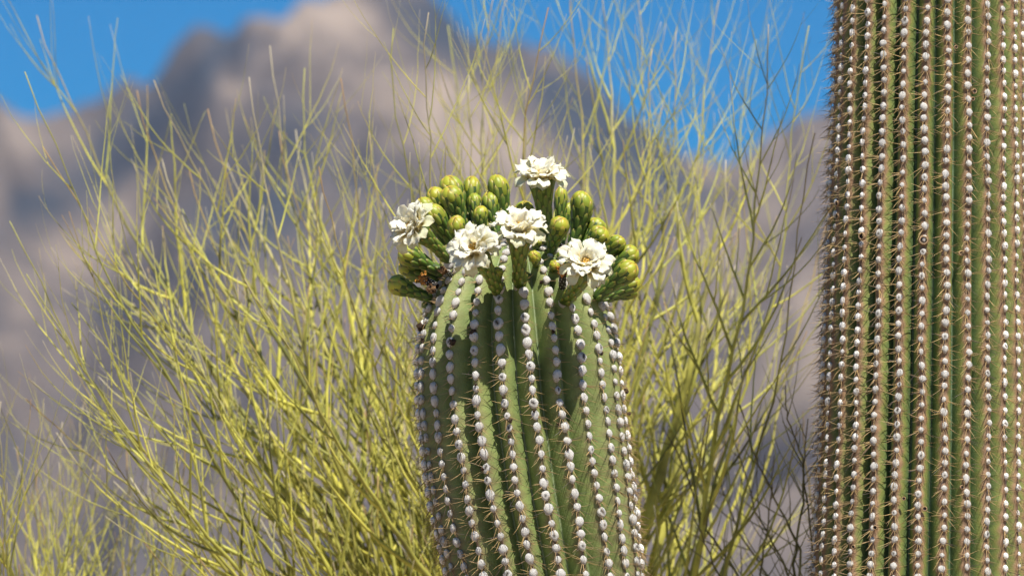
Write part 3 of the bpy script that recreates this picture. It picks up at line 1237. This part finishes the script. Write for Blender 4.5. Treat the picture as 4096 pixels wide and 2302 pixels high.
def palo_verde(root, fork, trunk_r, prims, seed, lim, dens, ysp, scale=1.0):
    rnd = random.Random(seed)
    org = root.location
    P0 = Vector((org.x, org.y, -0.05))
    mid = P0.lerp(fork, 0.5) + Vector((0.06, 0.04, 0))
    tp = [bez(P0, mid, fork, i / 9) for i in range(10)]
    vs, fs = tube([p - org for p in tp], [trunk_r * (1.25 - 0.5 * i / 9) for i in range(10)], 10)
    link('trunk', mesh_of('trunk', vs, fs, M_TWIG, twig_colours(tp, None, rnd, 10, False, YG[3])), root)
    small = []
    for (tx, ty, tY, s0, r0) in prims:
        S = P0.lerp(fork, s0)
        T = at(tx, ty, tY)
        L = (T - S).length
        dv = T - S
        out = Vector((1 if dv.x > 0 else -1, 0, 0))
        C1 = S.lerp(T, 0.55) + out * L * 0.07 * rnd.uniform(0.3, 1.6) - Vector((0, 0, 1)) * L * 0.03 + Vector((0, rnd.uniform(-0.1, 0.1), 0))
        C1.y = 0.25 * S.y + 0.75 * T.y
        n = 26
        pts = []
        for i in range(n):
            t = i / (n - 1)
            p = bez(S, C1, T, t)
            w = 0.010 * L
            p += Vector((mnoise.noise(Vector((t * 5, tx, 1))), mnoise.noise(Vector((t * 5, tx, 9))) * 0.8, mnoise.noise(Vector((t * 5, tx, 5))) * 0.5)) * w * 1.6
            p += Vector((((i % 2) * 2 - 1) * 0.0012, 0, 0))
            pts.append(p)
        rad = [max(0.0009, 0.0042 * (1 - i / (n - 1)) ** 0.85, r0 * (1 - 0.97 * (i / (n - 1)) ** 0.62)) for i in range(n)]
        vs, fs = tube([p - org for p in pts], rad, 7)
        br = link('branch', mesh_of('branch', vs, fs, M_TWIG, twig_colours(pts, rad, rnd, 7, True)), root)
        # side shoots
        sparse = tx > 2950 and ty > 300
        upper = ty < 450 and tx > 1600
        ns = int(dens * L * (0.35 if sparse else 1.75 if upper else 1.2))
        t_end = 0.86 if upper else 0.78
        for j in range(ns):
            t = 0.10 + t_end * ((j + rnd.random()) / ns) ** (0.9 if upper else 1.2)
            f = t * (n - 1)
            i = min(n - 2, int(f))
            P = pts[i].lerp(pts[i + 1], f - i)
            tg = (pts[i + 1] - pts[i]).normalized()
            sg = 1 if (j % 2) else -1
            an = sg * R(rnd.choice((rnd.uniform(12, 34), rnd.uniform(20, 48))))
            d = Matrix.Rotation(an, 3, 'Y') @ tg
            d = (d + Vector((0, rnd.uniform(-0.45, 0.45), 0))).normalized()
            ln = min(0.42, L * 0.30) * rnd.uniform(0.4, 0.95) * (1.12 - 0.75 * t) * scale + 0.05
            rr = min(rad[i] * 0.85, 0.0038 * rnd.uniform(0.65, 1.2))
            q = twig_path(P, d, ln, rnd, 9, 0.85, 0.075)
            ra = [rr * (1 - 0.72 * (k / 9)) for k in range(10)]
            small.append((ln * rr, br, q, ra, 5))
            for m in range(rnd.choice((1, 1, 2, 3))):
                tt = rnd.uniform(0.15, 0.9)
                ff = tt * 9
                ii = min(8, int(ff))
                P2 = q[ii].lerp(q[ii + 1], ff - ii)
                tg2 = (q[ii + 1] - q[ii]).normalized()
                d2 = Matrix.Rotation(rnd.choice((-1, 1)) * R(rnd.uniform(20, 45)), 3, 'Y') @ tg2
                d2 = (d2 + Vector((0, rnd.uniform(-0.5, 0.5), 0.15))).normalized()
                l2 = ln * rnd.uniform(0.35, 0.8)
                r2 = ra[ii] * 0.74
                q2 = twig_path(P2, d2, l2, rnd, 6, 0.55, 0.075)
                small.append((l2 * r2, br, q2, [r2 * (1 - 0.6 * (k / 6)) for k in range(7)], 4))
    small.sort(key=lambda s: -s[0])
    acc = Acc()
    for j, (_, br, q, ra, sd_) in enumerate(small):
        vs, fs = tube([p - org for p in q], ra, sd_)
        cs = twig_colours(q, ra, rnd, sd_, True)
        if j < lim:
            link('twig', mesh_of('twig', vs, fs, M_TWIG, cs), br)
        else:
            acc.add(vs, fs, cs)
    if acc.n:
        o = link('twigs', acc.mesh('twigs', M_TWIG), root)
        o['kind'] = 'stuff'


D = 1.59
rp = random.Random(4)
fork = at(2230, 2900, 0.85)
tree_root = thing('palo_verde_tree', 'leafless yellow-green palo verde tree fanning out behind the flowering saguaro', 'tree', (fork.x + 0.12, fork.y, 0))
prims = []
tips = [(20, 560), (50, 180), (90, 40), (110, 370), (60, 700), (250, 430), (330, 230), (390, 200), (525, 280), (470, 420), (630, 200), (660, 110), (760, 170), (700, 330),
        (860, 190), (990, 70), (1080, 30), (930, 330), (1130, 60), (1180, 190), (1230, -40), (1275, -30), (1360, 20), (1440, -60), (1330, 200), (1520, -60), (1600, -40),
        (1640, 120), (1700, 70), (1810, -30), (1770, 220), (1900, 100), (1950, 60), (2030, 70), (1880, 330), (2060, 340), (2070, 560), (2030, 760),
        (200, 900), (60, 1010), (330, 640), (440, 760), (560, 560), (180, 760), (800, 420), (620, 700)]
for (x, y) in tips:
    left = x < 1100
    Y = rp.uniform(0.30, 1.05) if left else rp.uniform(0.45, 1.35)
    prims.append((x * D, y * D, Y, rp.uniform(0.80, 1.0), rp.uniform(0.006, 0.0115)))
for (x, y, Y, r) in [(2900, 640, 0.75, 0.019), (2790, 760, 0.95, 0.017), (900, 640, 1.0, 0.016), (640, 620, 0.8, 0.014), (1180, 520, 1.1, 0.015),
                     (420, 900, 0.9, 0.014), (1420, 760, 1.15, 0.014)]:
    prims.append((x, y, Y, rp.uniform(0.88, 1.0), r))
palo_verde(tree_root, fork, 0.05, prims, 21, 300, 10.5, 1.0)

fork2 = at(420, 3000, 1.0)
bush_root = thing('palo_verde_bush', 'smaller palo verde bush of thin upright twigs next to the big palo verde', 'bush', (fork2.x, fork2.y, 0))
prims2 = []
for (x, y) in [(0, 1010), (40, 1120), (-60, 1050), (90, 1180), (150, 1060), (210, 1010), (250, 1090), (320, 1130), (380, 1180), (470, 1080), (120, 1290), (560, 1150), (-20, 1290), (640, 1200)]:
    prims2.append((x * D, y * D, rp.uniform(0.3, 1.1), rp.uniform(0.75, 1.0), rp.uniform(0.006, 0.008)))
palo_verde(bush_root, fork2, 0.03, prims2, 31, 150, 22, 0.7, 1.2)

# ------------------------------------------------------------------ dark shrub between the two saguaros
def dark_shrub():
    rnd = random.Random(6)
    def c3(x, y):
        return 2400 + x * 0.968, 900 + y * 0.968
    base = at(3230, 2900, 0.55)
    root = thing('dark_twiggy_shrub', 'sparse shrub of dark olive-brown twigs between the two saguaros', 'shrub', (base.x, base.y, 0))
    org = root.location
    stem0 = Vector((base.x, base.y, -0.03))
    vs, fs = tube([stem0 - org, stem0.lerp(base, 0.5) + Vector((0.02, 0, 0)) - org, base - org], [0.014, 0.011, 0.009], 8)
    link('trunk', mesh_of('trunk', vs, fs, M_SHRUB, [(0.09, 0.075, 0.04)] * len(vs)), root)
    lines = [[(760, 1700), (700, 1460), (570, 1260), (500, 1080), (425, 880)],
             [(800, 1700), (830, 1340), (720, 1120), (640, 960), (578, 740)],
             [(820, 1700), (800, 1400), (838, 1150), (838, 960), (775, 800), (766, 660)],
             [(860, 1700), (880, 1380), (840, 1000), (860, 800)],
             [(700, 1700), (560, 1420), (440, 1260), (330, 960), (260, 830)],
             [(900, 1700), (905, 1350), (850, 980), (838, 770)],
             [(680, 1700), (660, 1440), (700, 1180), (720, 950)],
             [(640, 1700), (470, 1400), (380, 1180)],
             [(830, 1700), (760, 1390), (640, 1180), (540, 820)]]
    for li in lines:
        Y = 0.55 + rnd.uniform(-0.15, 0.35)
        ctl = [base] + [at(*c3(*p), Y) for p in li]
        pts = []
        for i in range(len(ctl) - 1):
            for k in range(5):
                p = ctl[i].lerp(ctl[i + 1], k / 5)
                pts.append(p + Vector((rnd.uniform(-1, 1), rnd.uniform(-1, 1), 0)) * 0.0016)
        pts.append(ctl[-1])
        n = len(pts)
        rad = [0.0025 * (1 - 0.72 * i / (n - 1)) for i in range(n)]
        vs, fs = tube([p - org for p in pts], rad, 6)
        cs = []
        for i in range(n):
            c = Vector((0.17, 0.165, 0.045)).lerp(Vector((0.15, 0.10, 0.045)), i / n) * rnd.uniform(0.7, 1.3)
            cs += [tuple(c)] * 6
        cs.append(cs[-1])
        br = link('branch', mesh_of('branch', vs, fs, M_SHRUB, cs), root)
        for j in range(11):
            i = int(n * (0.30 + 0.62 * j / 11))
            tg = (pts[min(n - 1, i + 1)] - pts[i - 1]).normalized()
            d = Matrix.Rotation((1 if j % 2 else -1) * R(rnd.uniform(25, 50)), 3, 'Y') @ tg
            d = (d + Vector((0, rnd.uniform(-0.4, 0.4), 0))).normalized()
            q = twig_path(pts[i], d, rnd.uniform(0.025, 0.12), rnd, 6, 0.6, 0.08)
            ra = [min(rad[i], 0.0014) * (1 - 0.7 * k / 6) for k in range(7)]
            vs, fs = tube([p - org for p in q], ra, 4)
            c = Vector((0.165, 0.15, 0.05)) * rnd.uniform(0.7, 1.4)
            link('twig', mesh_of('twig', vs, fs, M_SHRUB, [tuple(c)] * len(vs)), br)


dark_shrub()
